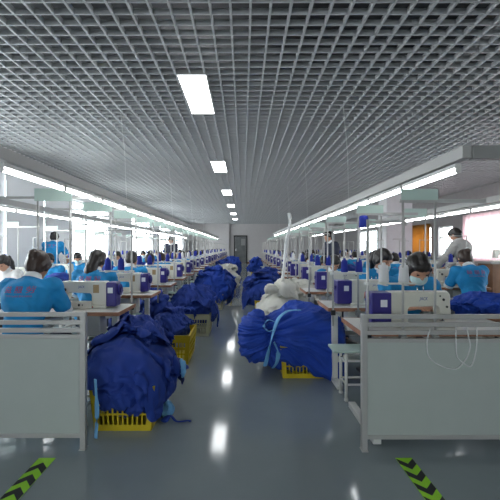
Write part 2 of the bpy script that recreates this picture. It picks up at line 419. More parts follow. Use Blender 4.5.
def make_machine(kind):
    o = empty('sewing_machine')
    b = MB(); machine_body(b); arm = b.build('machine_arm', 'machine', o)
    MB().box(-.26, .35, .2, .38, .7612, .786, .006).build('machine_bed', 'machine', o)
    xm = .47 if kind == 'left' else .512
    mt = MB().box(.346 if kind == 'left' else .33, xm, .215, .365, .775, 1.0, .018 if kind == 'left' else .008).build('motor_cover', 'purple', o)
    for s, y in ((0, .2145), (1, .3655)): MB().box(.37, .43, y - .0006, y + .0006, .90, .95).build('motor_sticker', 'label', mt)
    w = MB(); rw = .052 if kind == 'left' else .034; e_ = .50 if kind == 'left' else xm + .006; w.tube([(xm + .001, .29, .925), (e_, .29, .925)], rw, 16); w.tube([(e_, .29, .925), (e_ + .012, .29, .925)], rw * .6, 12); w.build('hand_wheel', 'purple', o)
    nb = MB(); nb.tube([(-.18, .29, .84), (-.18, .29, .79)], .006, 6); nb.tube([(-.165, .305, .84), (-.165, .305, .80)], .004, 6); nb.box(-.19, -.16, .27, .305, .788, .794); nb.build('needle_bar', 'chrome', o)
    dl = MB(); dl.tube([(-.14, .236, .93), (-.14, .212, .93)], .015, 10); dl.tube([(-.18, .236, .96), (-.18, .222, .96)], .007, 8); dl.tube([(-.15, .345, .95), (-.15, .357, .95)], .009, 8); dl.tube([(-.18, .345, .90), (-.18, .357, .90)], .008, 8); dl.tube([(-.12, .345, .975), (-.12, .352, .975)], .006, 8); dl.build('tension_dial', 'black', o)
    lg = link('brand_logo', LOGO, arm); lg.rotation_euler = (PI / 2, 0, PI); lg.location = (.03, .3455, .955)
    lg = link('brand_logo', LOGO, arm); lg.rotation_euler = (PI / 2, 0, 0); lg.location = (.05, .2345, .955)
    bt = MB(); bt.tube([(.20, .2, .776), (.20, .193, .776)], .007, 8); bt.build('red_button', 'red', o)
    if kind == 'left':
        cp = MB().box(-.20, .20, .165, .198, .7612, .835, .012).build('control_panel', 'machine', o)
        kk = MB(); kk.tube([(.06, .165, .80), (.06, .158, .80)], .012, 10); kk.tube([(.10, .165, .80), (.10, .158, .80)], .006, 8); kk.build('knob', 'black', cp)
    if kind == 'left': MB().box(.19, .26, .233, .2345, .90, .975).build('sticker', 'tan', arm)
    th = MB(); th.tube([(.0, .29, 1.0), (.0, .29, 1.045)], .004, 6); th.tube([(.06, .30, 1.0), (.06, .30, 1.03)], .006, 6); th.build('thread_guide', 'chrome', o)
    return o
def make_machine_far():
    b = MB(); machine_body(b); b.box(-.26, .35, .2, .38, .762, .786)
    b.mat(1).box(.347, .47, .215, .365, .775, 1.0, .015).tube([(.471, .29, .925), (.51, .29, .925)], .052, 10)
    b.mat(2).box(.37, .43, .2135, .2145, .90, .95).box(.37, .43, .3655, .3665, .90, .95)
    b.mat(3).tube([(-.18, .29, .84), (-.18, .29, .79)], .006, 6)
    return b.build('sewing_machine', ['machine', 'purple', 'label', 'chrome'])
def make_stand(kind):
    o = empty('thread_stand')
    px_ = .515
    MB().tube([(px_, .535, .60), (px_, .535, 1.50)], .0095, 8).build('pole', 'alu', o)
    b = MB(); b.tube([(px_, .535, 1.486), (px_ - .25, .535, 1.486)], .007, 6); b.tube([(px_ - .25, .535, 1.486), (px_ - .25, .535, 1.46)], .004, 6); b.build('guide_bar', 'alu', o)
    t = MB(); t.box(.2, px_ - .012, .525, .545, 1.075, 1.085).box(.268, .288, .48, .59, 1.07, 1.075).box(.40, .42, .48, .59, 1.07, 1.075)
    for x in (.278, .41): t.lathe([(.035, 0), (.035, .006), (.007, .008), (.005, .12)], (x, .535, 1.085), 10)
    t.box(px_ - .02, px_ + .02, .515, .555, 1.07, 1.09); t.build('cone_tray', 'white_metal', o)
    MB().box(px_ - .02, px_ + .02, .5265, .552, .70, .745).build('clamp', 'black', o)
    return o
def make_cone(m):
    return MB().lathe([(.030, 0), (.034, .008), (.028, .09), (.024, .108), (.013, .111), (.011, .124), (.008, .126)], (0, 0, 0), 14).build('thread_cone', m)
def make_frame(kind):
    o = empty('overhead_frame')
    if kind == 'left': xs = (-.1, -.42); zt = 1.81; x0, x1 = -.85, .2; p = (-.45, -.08, zt - .035, zt + .09)
    else: xs = (.29, .08); zt = 1.62; x0, x1 = -.25, .31; p = (.065, .305, zt + .006, zt + .078)
    for x in xs: MB().tube([(x, .55, .6), (x, .55, zt)], .012 if kind == 'left' else .0085, 8).build('post', 'alu', o)
    MB().box(x0, x1, .545, .557, zt - .012, zt + .012).build('crossbar', 'alu', o)
    y = .56 if kind == 'left' else .56
    MB().box(p[0], p[1], .5575 if kind != 'left' else .5385, .5615 if kind != 'left' else .5445, p[2], p[3]).build('name_plate', 'glass_green', o)
    MB().box(xs[0] - .02, xs[0] + .02, .5265, .565, .70, .745).build('clamp', 'alu_dark', o)
    MB().box(xs[1] - .02, xs[1] + .02, .5265, .565, .70, .745).build('clamp', 'alu_dark', o)
    return o
def make_bench():
    o = empty('bench')
    MB().box(-.5, .56, -.49, -.24, .415, .438, .006).build('bench_top', 'glass_green', o)
    for x in (-.45, .45):
        for y in (-.46, -.27):
            l = MB(); l.tube([(x, y, .418), (x, y, .02)], .014, 8); l.tube([(x, y, .02), (x, y, .0)], .018, 8); l.build('leg', 'white_metal', o)
    f = MB(); f.tube([(-.45, -.46, .14), (.45, -.46, .14)], .009, 6); f.tube([(-.45, -.27, .14), (.45, -.27, .14)], .009, 6)
    for x in (-.45, .45): f.tube([(x, -.46, .14), (x, -.27, .14)], .009, 6); f.tube([(x, -.46, .33), (x, -.27, .33)], .009, 6)
    f.build('bench_frame', 'white_metal', o)
    MB().box(-.43, .43, -.45, -.28, .335, .35).build('under_shelf', 'white_metal', o)
    return o

# ------------------------------------------------------------------ people
import numpy as np
class Blob:
    """signed-distance figure: ellipsoids, tapered capsules and boxes melted into one surface"""
    def __init__(s, k=.012): s.p = []; s.k = k
    def ball(s, c, r, seg=12, rot=None):
        r = r if isinstance(r, (tuple, list)) else (r, r, r); s.p.append(('b', np.array(c), np.array(r), np.array(rot) if rot else np.eye(3), s.k)); return s
    def cap(s, a, b, ra, rb, n=12): s.p.append(('c', np.array(a), np.array(b), ra, rb, s.k)); return s
    def box(s, x0, x1, y0, y1, z0, z1, bev=0): s.p.append(('x', np.array((x0, y0, z0)), np.array((x1, y1, z1)), s.k)); return s
def remesh(b, name, m, voxel, smooth=2, bumpf=None):
    bb = []
    for q in b.p:
        if q[0] in ('b', 'cut'): r = q[2].max(); bb.append((q[1] - r, q[1] + r))
        elif q[0] == 'c': r = max(q[3], q[4]); bb.append((np.minimum(q[1], q[2]) - r, np.maximum(q[1], q[2]) + r))
        else: bb.append((q[1], q[2]))
    lo = np.min([x[0] for x in bb], 0) - 4 * voxel; hi = np.max([x[1] for x in bb], 0) + 4 * voxel
    n = np.ceil((hi - lo) / voxel).astype(int) + 1; F = np.full(n, .06, np.float32)
    for q, (l, h) in zip(b.p, bb):
        mg = .03 + 2 * voxel
        i0 = np.maximum(((l - mg - lo) / voxel).astype(int), 0); i1 = np.minimum(np.ceil((h + mg - lo) / voxel).astype(int) + 1, n)
        X = np.stack(np.meshgrid(*[np.arange(i0[a], i1[a]) * voxel + lo[a] for a in range(3)], indexing='ij'), -1)
        if q[0] in ('b', 'cut'):
            u = (X - q[1]) @ q[3]; k0 = np.linalg.norm(u / q[2], axis=-1); k1 = np.linalg.norm(u / q[2] ** 2, axis=-1) + 1e-6; d = k0 * (k0 - 1) / k1
        elif q[0] == 'c':
            ba = q[2] - q[1]; pa = X - q[1]; t = np.clip((pa @ ba) / max(ba @ ba, 1e-9), 0, 1); d = np.linalg.norm(pa - t[..., None] * ba, axis=-1) - (q[3] + (q[4] - q[3]) * t)
        else:
            c = (q[1] + q[2]) / 2; w = np.abs(X - c) - (q[2] - q[1]) / 2; d = np.linalg.norm(np.maximum(w, 0), axis=-1) + np.minimum(w.max(-1), 0)
        sl = tuple(slice(i0[a], i1[a]) for a in range(3)); f = F[sl]; k = q[-1]
        if q[0] == 'cut': F[sl] = np.maximum(f, -d); continue
        hh = np.maximum(k - np.abs(f - d), 0) / k; F[sl] = np.minimum(f, d) - hh * hh * k * .25
    ins = F < 0; nx, ny, nz = n
    cs = tuple(c - 1 for c in n); acc = np.zeros((*cs, 3), np.float32); cnt = np.zeros(cs, np.float32); quads = []
    cid = np.full(cs, -1, np.int64); edges = []
    for ax in range(3):
        A = [slice(None)] * 3; B = [slice(None)] * 3; A[ax] = slice(0, -1); B[ax] = slice(1, None); A = tuple(A); B = tuple(B)
        cr = ins[A] != ins[B]; I = np.argwhere(cr); fa = F[A][cr]; fb = F[B][cr]; t = fa / (fa - fb)
        P_ = I.astype(np.float32); P_[:, ax] += t; o1, o2 = [a for a in range(3) if a != ax]
        ok = (I[:, o1] > 0) & (I[:, o2] > 0) & (I[:, o1] < n[o1] - 1) & (I[:, o2] < n[o2] - 1); I = I[ok]; P_ = P_[ok]; flip = ins[A][cr][ok]
        cells = []
        for d1, d2 in ((0, 0), (1, 0), (1, 1), (0, 1)):
            C_ = I.copy(); C_[:, o1] -= d1; C_[:, o2] -= d2; cells.append(C_); np.add.at(acc, tuple(C_.T), P_); np.add.at(cnt, tuple(C_.T), 1)
        edges.append((cells, flip if ax != 1 else ~flip))
    used = cnt > 0; cid[used] = np.arange(used.sum()); co = acc[used] / cnt[used][:, None] * voxel + lo
    for cells, flip in edges:
        q = np.stack([cid[tuple(c.T)] for c in cells], 1); q[flip] = q[flip][:, ::-1]; quads.append(q)
    q = np.concatenate(quads)
    for _ in range(smooth):
        s_ = np.zeros_like(co); c_ = np.zeros(len(co))
        for i in range(4):
            j = (i + 1) % 4; np.add.at(s_, q[:, i], co[q[:, j]]); np.add.at(c_, q[:, i], 1); np.add.at(s_, q[:, j], co[q[:, i]]); np.add.at(c_, q[:, j], 1)
        co = co * .5 + .5 * s_ / np.maximum(c_, 1)[:, None]
    out = bpy.data.meshes.new(name); out.from_pydata(co.tolist(), [], q.tolist()); out.update()
    bm = bmesh.new(); bm.from_mesh(out); bmesh.ops.recalc_face_normals(bm, faces=bm.faces[:]); bm.to_mesh(out); bm.free()
    out.polygons.foreach_set('use_smooth', [True] * len(out.polygons)); out.update()
    if bumpf:
        nn = [(v.co.copy(), v.normal.copy()) for v in out.vertices]
        for v, (c, nr) in zip(out.vertices, nn): v.co = c + nr * bumpf(c)
        out.update()
    out.materials.append(M[m])
    return out

def V(*a): return Vector(a)
def add_hand(b, wrist, d, up, side, r=1.0, curl=.5):
    """palm + 5 fingers. d: forward dir, up: back of the hand normal, side: +1 thumb towards +cross"""
    d = d.normalized(); up = (up - d * up.dot(d)).normalized(); s = d.cross(up).normalized() * side
    palm = wrist + d * .045
    rot = Matrix((s, d, up)).transposed()
    b.ball(palm, (.038 * r, .05 * r, .016 * r), 12, rot)
    b.cap(wrist, palm, .024, .02, 8)
    for k, (off, ln) in enumerate(((.029, .066), (.010, .075), (-.010, .070), (-.028, .055))):
        p0 = palm + d * .035 + s * off * .9; fd = (d + s * off * 3).normalized()
        p1 = p0 + fd * ln * .5; p2 = p1 + (fd * (1 - curl * .4) - up * curl).normalized() * ln * .5
        b.cap(p0, p1, .0092, .0085, 8); b.cap(p1, p2, .0085, .0072, 8)
    t0 = wrist + d * .022 + s * .026; t1 = t0 + (d * .6 + s * .75).normalized() * .035; t2 = t1 + (d * .9 + s * .15 - up * .2).normalized() * .028
    b.cap(t0, t1, .0115, .010, 8); b.cap(t1, t2, .010, .0085, 8)

def make_person(name, pose='sit', shirt='shirt', hair='bun', hair_m='hair', pitch=35, lean=0., yaw=0, masked=False, prints=True, lo=False, twist=0, trousers='trousers', arms='table'):
    root = empty(name)
    vx = .018 if lo else .0072
    z0 = .0 if pose == 'sit' else .37
    y0 = -.36 if pose == 'sit' else 0.
    hip = V(0, y0, .54 + z0); waist = V(0, y0 + .01 + lean * .3, .70 + z0); chest = V(0, y0 + .05 + lean * .8, .88 + z0)
    if pose == 'stand': hip.z = .93; waist.z = 1.08; chest.z = 1.27
    sh = chest + V(0, .03 + lean * .2, .105 - lean * .15); nb = sh + V(0, .015, .05)
    hd = nb + V(0, .03 + lean * .5 + .0012 * pitch, .125 - .0006 * pitch - lean * .08)
    rh = Matrix.Rotation(math.radians(yaw), 3, 'Z') @ Matrix.Rotation(-math.radians(pitch), 3, 'X')
    H = lambda x, y, z: hd + rh @ V(x, y, z)
    # ---- arms
    armj = []
    for s in (-1, 1):
        so = sh + V(s * .165, 0, -.01)
        if arms == 'table': el = so + V(s * .055, .10, -.20); wr = V(s * .10 + .02, y0 + .43 + lean * .3, .825)
        elif arms == 'lean': el = so + V(s * .09, .13, -.23); wr = V(s * .17, y0 + .42, .95)
        else: el = so + V(s * .06, .02, -.27); wr = el + V(-s * .03, .17, -.16)
        if arms == 'table' and (wr - el).length > .27: wr = el + (wr - el).normalized() * .27; wr.z = max(wr.z, .822)
        armj.append((s, so, el, wr))
    legs = []
    for s in (-1, 1):
        if pose == 'sit': legs.append((s, hip + V(s * .09, .02, -.01), V(s * .12, y0 + .42, .50), V(s * .11, y0 + .37, .09)))
        else: legs.append((s, hip + V(s * .09, 0, -.04), V(s * .10, y0 + .02, .50), V(s * .11, y0 - .02 + .04 * s, .09)))
    # ---- body: one continuous surface
    b = Blob(.02)
    b.ball(hip + V(0, 0, .03), (.15, .12, .12)); b.cap(hip + V(0, 0, .03), waist, .115, .105); b.cap(waist, chest, .10, .12)
    b.ball(chest, (.155, .105, .15)); b.cap(sh + V(-.12, 0, 0), sh + V(.12, 0, 0), .055, .055)
    b.cap(nb - V(0, 0, .04), H(0, -.02, -.06), .052, .048)
    b.k = .008
    b.ball(hd, (.073, .092, .108), 16, rh); b.ball(H(0, .03, -.055), (.052, .052, .055), 12, rh)
    b.ball(H(0, .096, -.012), (.012, .016, .022), 8, rh)                       # nose
    b.ball(H(0, .077, -.055), (.024, .013, .009), 8, rh)                       # mouth
    for s in (-1, 1): b.ball(H(s * .076, -.005, -.01), (.009, .018, .030), 8, rh)   # ears
    for s in (-1, 1): b.ball(H(s * .032, .075, .03), (.024, .014, .009), 8, rh)     # brows
    for s, so, el, wr in armj:
        b.k = .02; b.ball(so, .058); b.cap(so, el, .047, .038); b.cap(el, wr, .038, .024)
        d = (wr - el); d.z *= .3; d.x -= s * .06
        if arms == 'down': d = V(-s * .02, .12, -.1)
        b.k = .004; add_hand(b, wr, d, V(0, .1, 1), -s, curl=.55)
    for s, a, k, f in legs:
        b.k = .02; b.cap(a, k, .080, .055); b.cap(k, f, .052, .036); b.cap(f, f + V(0, .10, -.045), .038, .028)
    body = link('body', remesh(b, 'body', 'skin', vx, 2), root)
    # ---- trousers and shoes
    b = Blob(.03); b.ball(hip + V(0, 0, .02), (.163, .14, .125)); b.cap(hip, waist + V(0, 0, -.06), .125, .112)
    for s, a, k, f in legs: b.cap(a, k, .094, .068); b.cap(k, f + V(0, 0, .01), .066, .052)
    link('trousers', remesh(b, 'trousers', trousers, vx * 1.3, 2, None if lo else (lambda c: .006 * noise.noise(c * 14))), root)
    for s, a, k, f in legs:
        b = Blob(.01); b.cap(f + V(0, -.02, -.035), f + V(0, .13, -.05), .046, .036); b.box(f.x - .04, f.x + .04, f.y - .06, f.y + .165, .002, .022, .004)
        link('shoe', remesh(b, 'shoe', 'shoe', .012, 1), root)
    # ---- shirt
    b = Blob(.03)
    b.cap(hip + V(0, 0, .05), waist, .13, .122); b.ball(hip + V(0, 0, .03), (.172, .15, .10)); b.cap(waist, chest, .125, .13)
    b.ball(chest, (.185, .130, .165)); b.ball(chest + V(0, -.02, .03), (.17, .115, .13)); b.cap(sh + V(-.125, -.01, -.015), sh + V(.125, -.01, -.015), .066, .066); b.cap(sh, nb + V(0, 0, -.012), .085, .062)
    long = shirt in ('shirt_grey', 'shirt_white')
    for s, so, el, wr in armj:
        b.ball(so, .072)
        if long: b.cap(so, el, .068, .060); b.cap(el, el + (wr - el) * .92, .060, .040)
        else: b.cap(so, so + (el - so) * .72, .068, .060)
    sp = R.random() * 9
    fold = lambda c: .011 * noise.noise(V(c.x * 9 + sp, c.y * 9, c.z * 6)) + .006 * (1 - abs(noise.noise(V(c.x * 14 + c.z * 9, c.y * 14, c.z * 13 + sp)) * 2))
    shm = remesh(b, 'shirt', shirt, vx * 1.1, 2, fold)
    so_ = link('shirt', shm, root)
    # ---- cuffs, collar
    if not long:
        for s, so, el, wr in armj:
            dd = (el - so).normalized(); c0 = so + (el - so) * .72 + dd * .040
            link('cuff', MB().tube([c0, c0 + dd * .030], [.062, .060], 16).mesh('cuff', 'trim'), so_)
    b = MB()
    N = 18; rings = []
    ax = (H(0, -.02, -.06) - nb).normalized()
    q = V(0, 0, 1).rotation_difference(ax).to_matrix()
    for (r, h) in ((.088, -.015), (.080, .005), (.066, .022), (.060, .045), (.056, .045), (.058, .0)):
        rings.append([b.bm.verts.new(nb + q @ V(r * math.cos(2 * PI * k / N), r * .92 * math.sin(2 * PI * k / N), h)) for k in range(N)])
    fs = []
    for a_, c_ in zip(rings, rings[1:]):
        for k in range(N): fs.append(b.bm.faces.new([a_[k], a_[(k + 1) % N], c_[(k + 1) % N], c_[k]]))
    b._tag(fs, True)
    b.build('collar', 'trim' if shirt != 'shirt_grey' else 'shirt_grey', so_)
    # ---- print on the back
    if prints and not lo:
        bv = BVHTree.FromPolygons([v.co.copy() for v in shm.vertices], [p.vertices[:] for p in shm.polygons])
        t = text_mesh('益 服 劳', .052, 'shirt_print', 0); t2 = text_mesh('YI FU LAO ZHUANG', .017, 'shirt_print', 0)
        bm = bmesh.new(); bm.from_mesh(t); n0 = len(bm.verts); bm.from_mesh(t2); bm.verts.ensure_lookup_table()
        for i, v in enumerate(bm.verts):
            x = v.co.x * 1.25; z = v.co.y + (chest.z + .085 if i < n0 else chest.z + .042)
            v.co = V(x, 0, z)
            h = bv.ray_cast(V(x, y0 - 1, z), V(0, 1, 0))
            v.co.y = (h[0].y if h[0] else y0 - .1) - .003
        bm.to_mesh(t); bm.free(); t.materials.clear(); t.materials.append(M['print']); link('shirt_print', t, so_)
    # ---- hair
    b = Blob(.015)
    b.ball(H(0, -.022, .022), (.086, .098, .102), 16, rh); b.ball(H(0, -.045, -.015), (.078, .07, .085), 14, rh); b.ball(H(0, .045, .062), (.066, .045, .042), 12, rh)
    if hair == 'short': b.ball(H(0, .02, .075), (.07, .07, .04), 12, rh)
    for s in (-1, 1):
        if hair != 'short': b.cap(H(s * .070, .03, .03), H(s * .070, .0, -.03), .018, .016)
    if hair == 'bun': b.ball(H(.0, -.115, .04), (.045, .04, .04)); b.cap(H(0, -.06, -.05), H(0, -.105, .02), .035, .03)
    if hair == 'pony': b.cap(H(0, -.09, .03), H(-.01, -.135, .0), .032, .038); b.cap(H(-.01, -.135, 0), H(-.02, -.145, -.09), .042, .04); b.cap(H(-.02, -.145, -.09), H(-.035, -.13, -.19), .04, .022)
    if hair == 'long': b.cap(H(0, -.07, .0), V(-.02, hd.y - .14, hd.z - .10), .06, .062); b.cap(V(-.02, hd.y - .14, hd.z - .10), V(-.05, hd.y - .165, hd.z - .23), .06, .045)
    if hair == 'bob':
        b.ball(H(0, -.04, -.05), (.088, .07, .075), 12, rh)
        for s in (-1, 1): b.cap(H(s * .068, .02, .02), H(s * .068, .02, -.065), .02, .018)
    # cut the face free: keep hair behind a slanted plane by building it as is; the face ellipsoid protrudes
    b.p.append(('cut', np.array(H(0, .115, -.045)), np.array((.062, .075, .088)), np.array(rh), .01))
    hm = remesh(b, 'hair', hair_m, vx * .9, 1, None if lo else (lambda c: .003 * noise.noise(V(c.x * 70, c.y * 25, c.z * 25))))
    ho = link('hair', hm, root)
    if hair in ('bun', 'pony', 'long') and not lo:
        c = H(0, -.122, .085) if hair == 'bun' else H(-.01, -.128, .05); b = MB(); b.tube([c - V(.02, 0, .004), c + V(.018, 0, .012)], [.009, .006], 8); b.build('hair_clip', 'trim', ho)
    if not masked and not lo:
        for s in (-1, 1): link('eye', MB().ball(H(s * .031, .083, .012), (.013, .006, .006), 8, rh).mesh('eye', 'eye'), root)
    if masked:
        for s in (-1, 1): link('eye', MB().ball(H(s * .031, .083, .012), (.013, .006, .006), 8, rh).mesh('eye', 'eye'), root)
        b = Blob(.01); b.ball(H(0, .045, -.048), (.066, .066, .052), 14, rh); b.ball(H(0, .10, -.03), (.016, .014, .02), 8, rh)
        mk = link('face_mask', remesh(b, 'face_mask', 'mask', .007 if not lo else .012, 1), root)
    return root

# ------------------------------------------------------------------ crates and cloth heaps
def make_crate(m):
    b = MB(); W, L, Hh = .205, .30, .33; w2, l2 = .235, .33
    def lerp(z): t = z / Hh; return W + (w2 - W) * t, L + (l2 - L) * t
    b.box(-W, W, -L, L, 0, .012)
    def strip(z0, z1, th=.006):
        for z in ((z0, z1),):
            a0, c0 = lerp(z0); a1, c1 = lerp(z1)
            for (p0, q0, p1, q1, nx, ny) in (((-a0, -c0), (a0, -c0), (-a1, -c1), (a1, -c1), 0, 1), ((-a0, c0), (a0, c0), (-a1, c1), (a1, c1), 0, -1), ((-a0, -c0), (-a0, c0), (-a1, -c1), (-a1, c1), 1, 0), ((a0, -c0), (a0, c0), (a1, -c1), (a1, c1), -1, 0)):
                quad(p0, q0, z0, p1, q1, z1, nx, ny, th)
    def quad(p0, q0, z0, p1, q1, z1, nx, ny, th):
        o = [b.bm.verts.new((*p0, z0)), b.bm.verts.new((*q0, z0)), b.bm.verts.new((*q1, z1)), b.bm.verts.new((*p1, z1))]
        i = [b.bm.verts.new((v.co.x + nx * th, v.co.y + ny * th, v.co.z)) for v in o]
        fs = [b.bm.faces.new(o), b.bm.faces.new(i[::-1])]
        for k in range(4): fs.append(b.bm.faces.new([o[k], i[k], i[(k + 1) % 4], o[(k + 1) % 4]]))
        b._tag(fs)
    strip(0, .045); strip(.115, .128); strip(.185, .198); strip(.25, Hh, .009); strip(Hh - .02, Hh, .022)
    def bars(n, side):
        for k in range(n + 1):
            t = -1 + 2 * k / n; th = .006; wide = .035 if k in (0, n) else .010
            a0, c0 = lerp(.04); a1, c1 = lerp(.26)
            if side in 'ns':
                s = -1 if side == 's' else 1; h = wide / 2
                x0 = t * (a0 - h); x1 = t * (a1 - h)
                quad((x0 - h, s * c0), (x0 + h, s * c0), .04, (x1 - h, s * c1), (x1 + h, s * c1), .26, 0, -s, th)
            else:
                s = -1 if side == 'w' else 1; h = wide / 2
                y0 = t * (c0 - h); y1 = t * (c1 - h)
                quad((s * a0, y0 - h), (s * a0, y0 + h), .04, (s * a1, y1 - h), (s * a1, y1 + h), .26, -s, 0, th)
    bars(12, 's'); bars(12, 'n'); bars(17, 'e'); bars(17, 'w')
    # handle openings read as dark recessed grips
    b.mat(1)
    for s in (-1, 1): b.box(-.06, .06, s * (l2 - .012) - .004, s * (l2 - .012) + .004, .272, .295, .003)
    bmesh.ops.recalc_face_normals(b.bm, faces=b.bm.faces[:])
    return b.mesh('crate', [m, 'black'])
CR = {'crate': make_crate('crate'), 'crate_pale': make_crate('crate_pale')}

def heap_mesh(name, m, seed, rx, ry, rz, down=.2, n=14, sub=6, amp=1.0, tie=None, skirt=0, pleat=0, sq=2.4):
    rg = random.Random(seed); b = MB()
    q = bmesh.ops.create_icosphere(b.bm, subdivisions=sub, radius=1)
    seeds = []
    for i in range(n):
        v = V(rg.uniform(-1, 1), rg.uniform(-1, 1), rg.uniform(-.5, 1)).normalized()
        t = v.cross(V(rg.uniform(-1, 1), rg.uniform(-1, 1), rg.uniform(-.3, .3))).normalized()
        seeds.append((v, t, rg.uniform(0, .05), rg.uniform(26, 48), rg.uniform(0, 6)))
    off = V(seed * 3.1, seed * 1.7, 0)
    for v in b.bm.verts:
        d = v.co.normalized()
        e = (abs(d.x) ** sq + abs(d.y) ** sq + abs(d.z) ** sq) ** (-1 / sq)
        z = d.z * e
        p = V(d.x * e * rx, d.y * e * ry, z * (rz if z > 0 else down))
        if z > 0:   # lumpy dome, narrower on top
            k = 1 - .28 * z; p.x *= k; p.y *= k
        w = noise.noise_vector(d * 1.6 + off) * .45
        dd = (d + w)
        best = sorted(((dd - s[0]).length, i) for i, s in enumerate(seeds))[:2]
        f1, i1 = best[0]; f2, _ = best[1]; s = seeds[i1]
        u = s[1]; vv = u.cross(s[0]).normalized(); wp = p + noise.noise_vector(p * 4 + off) * .05
        pu, pv = wp.dot(u), wp.dot(vv); pw = wp.dot(s[0])
        if tie:
            a = math.atan2(p.z - tie[1], p.x - tie[0]) * tie[2]; rr_ = math.hypot(p.z - tie[1], p.x - tie[0])
            r1 = 1 - 2.2 * abs(noise.noise(V(a * .55, rr_ * 2.2, p.y * 5) + off)); r2 = 1 - 2.2 * abs(noise.noise(V(a * 1.3, rr_ * 4, p.y * 8) + off))
            h = .036 * r1 + .020 * r2 + s[2] * .25
        else:
            r1 = 1 - 2.2 * abs(noise.noise(V(pu * 3.0, pv * 10, pw * 4) + off + s[0] * 7))
            r2 = 1 - 2.2 * abs(noise.noise(V(pu * 6, pv * 22, pw * 7) + off * 2 + s[0] * 5))
            edge = min(1, max(0, (f2 - f1) / .05))
            h = (s[2] + .040 * r1 + .016 * r2) * (.35 + .65 * edge)
        r3 = 1 - 2 * abs(noise.noise(p * 6 + off * 2))
        big = noise.noise(p * 2.6 + off * 3) * .07
        h = (h + .016 * r3) * amp + big
        v.co = p + V(d.x, d.y, d.z * .8).normalized() * h
        if tie and p.z < .08 and p.x > 0: v.co.z -= .24 * min(1, p.x / .36) * min(1, (.08 - p.z) / .2); v.co.y -= .05 * min(1, p.x / .3)
        if skirt and p.z < 0:
            hem = noise.noise(V(d.x * 3, d.y * 3, seed)) * skirt
            v.co.z += hem * min(1, -z * 1.6)
    for f in b.bm.faces: f.smooth = True
    return b.mesh(name, m)

def crate(x, y, rz, m, label):
    o = link('crate', CR[m], None, (x, y, .001)); o.rotation_euler.z = rz
    tag(o, label, 'crate', 'crates of garments along the aisle')
def heap(me, x, y, z, rz, label, s=1, cat='garment heap', name='garment_heap'):
    o = link(name, me, None, (x, y, z)); o.rotation_euler.z = rz
    if s != 1: o.scale = (s,) * 3
    return tag(o, label, cat, 'heaps of garments')

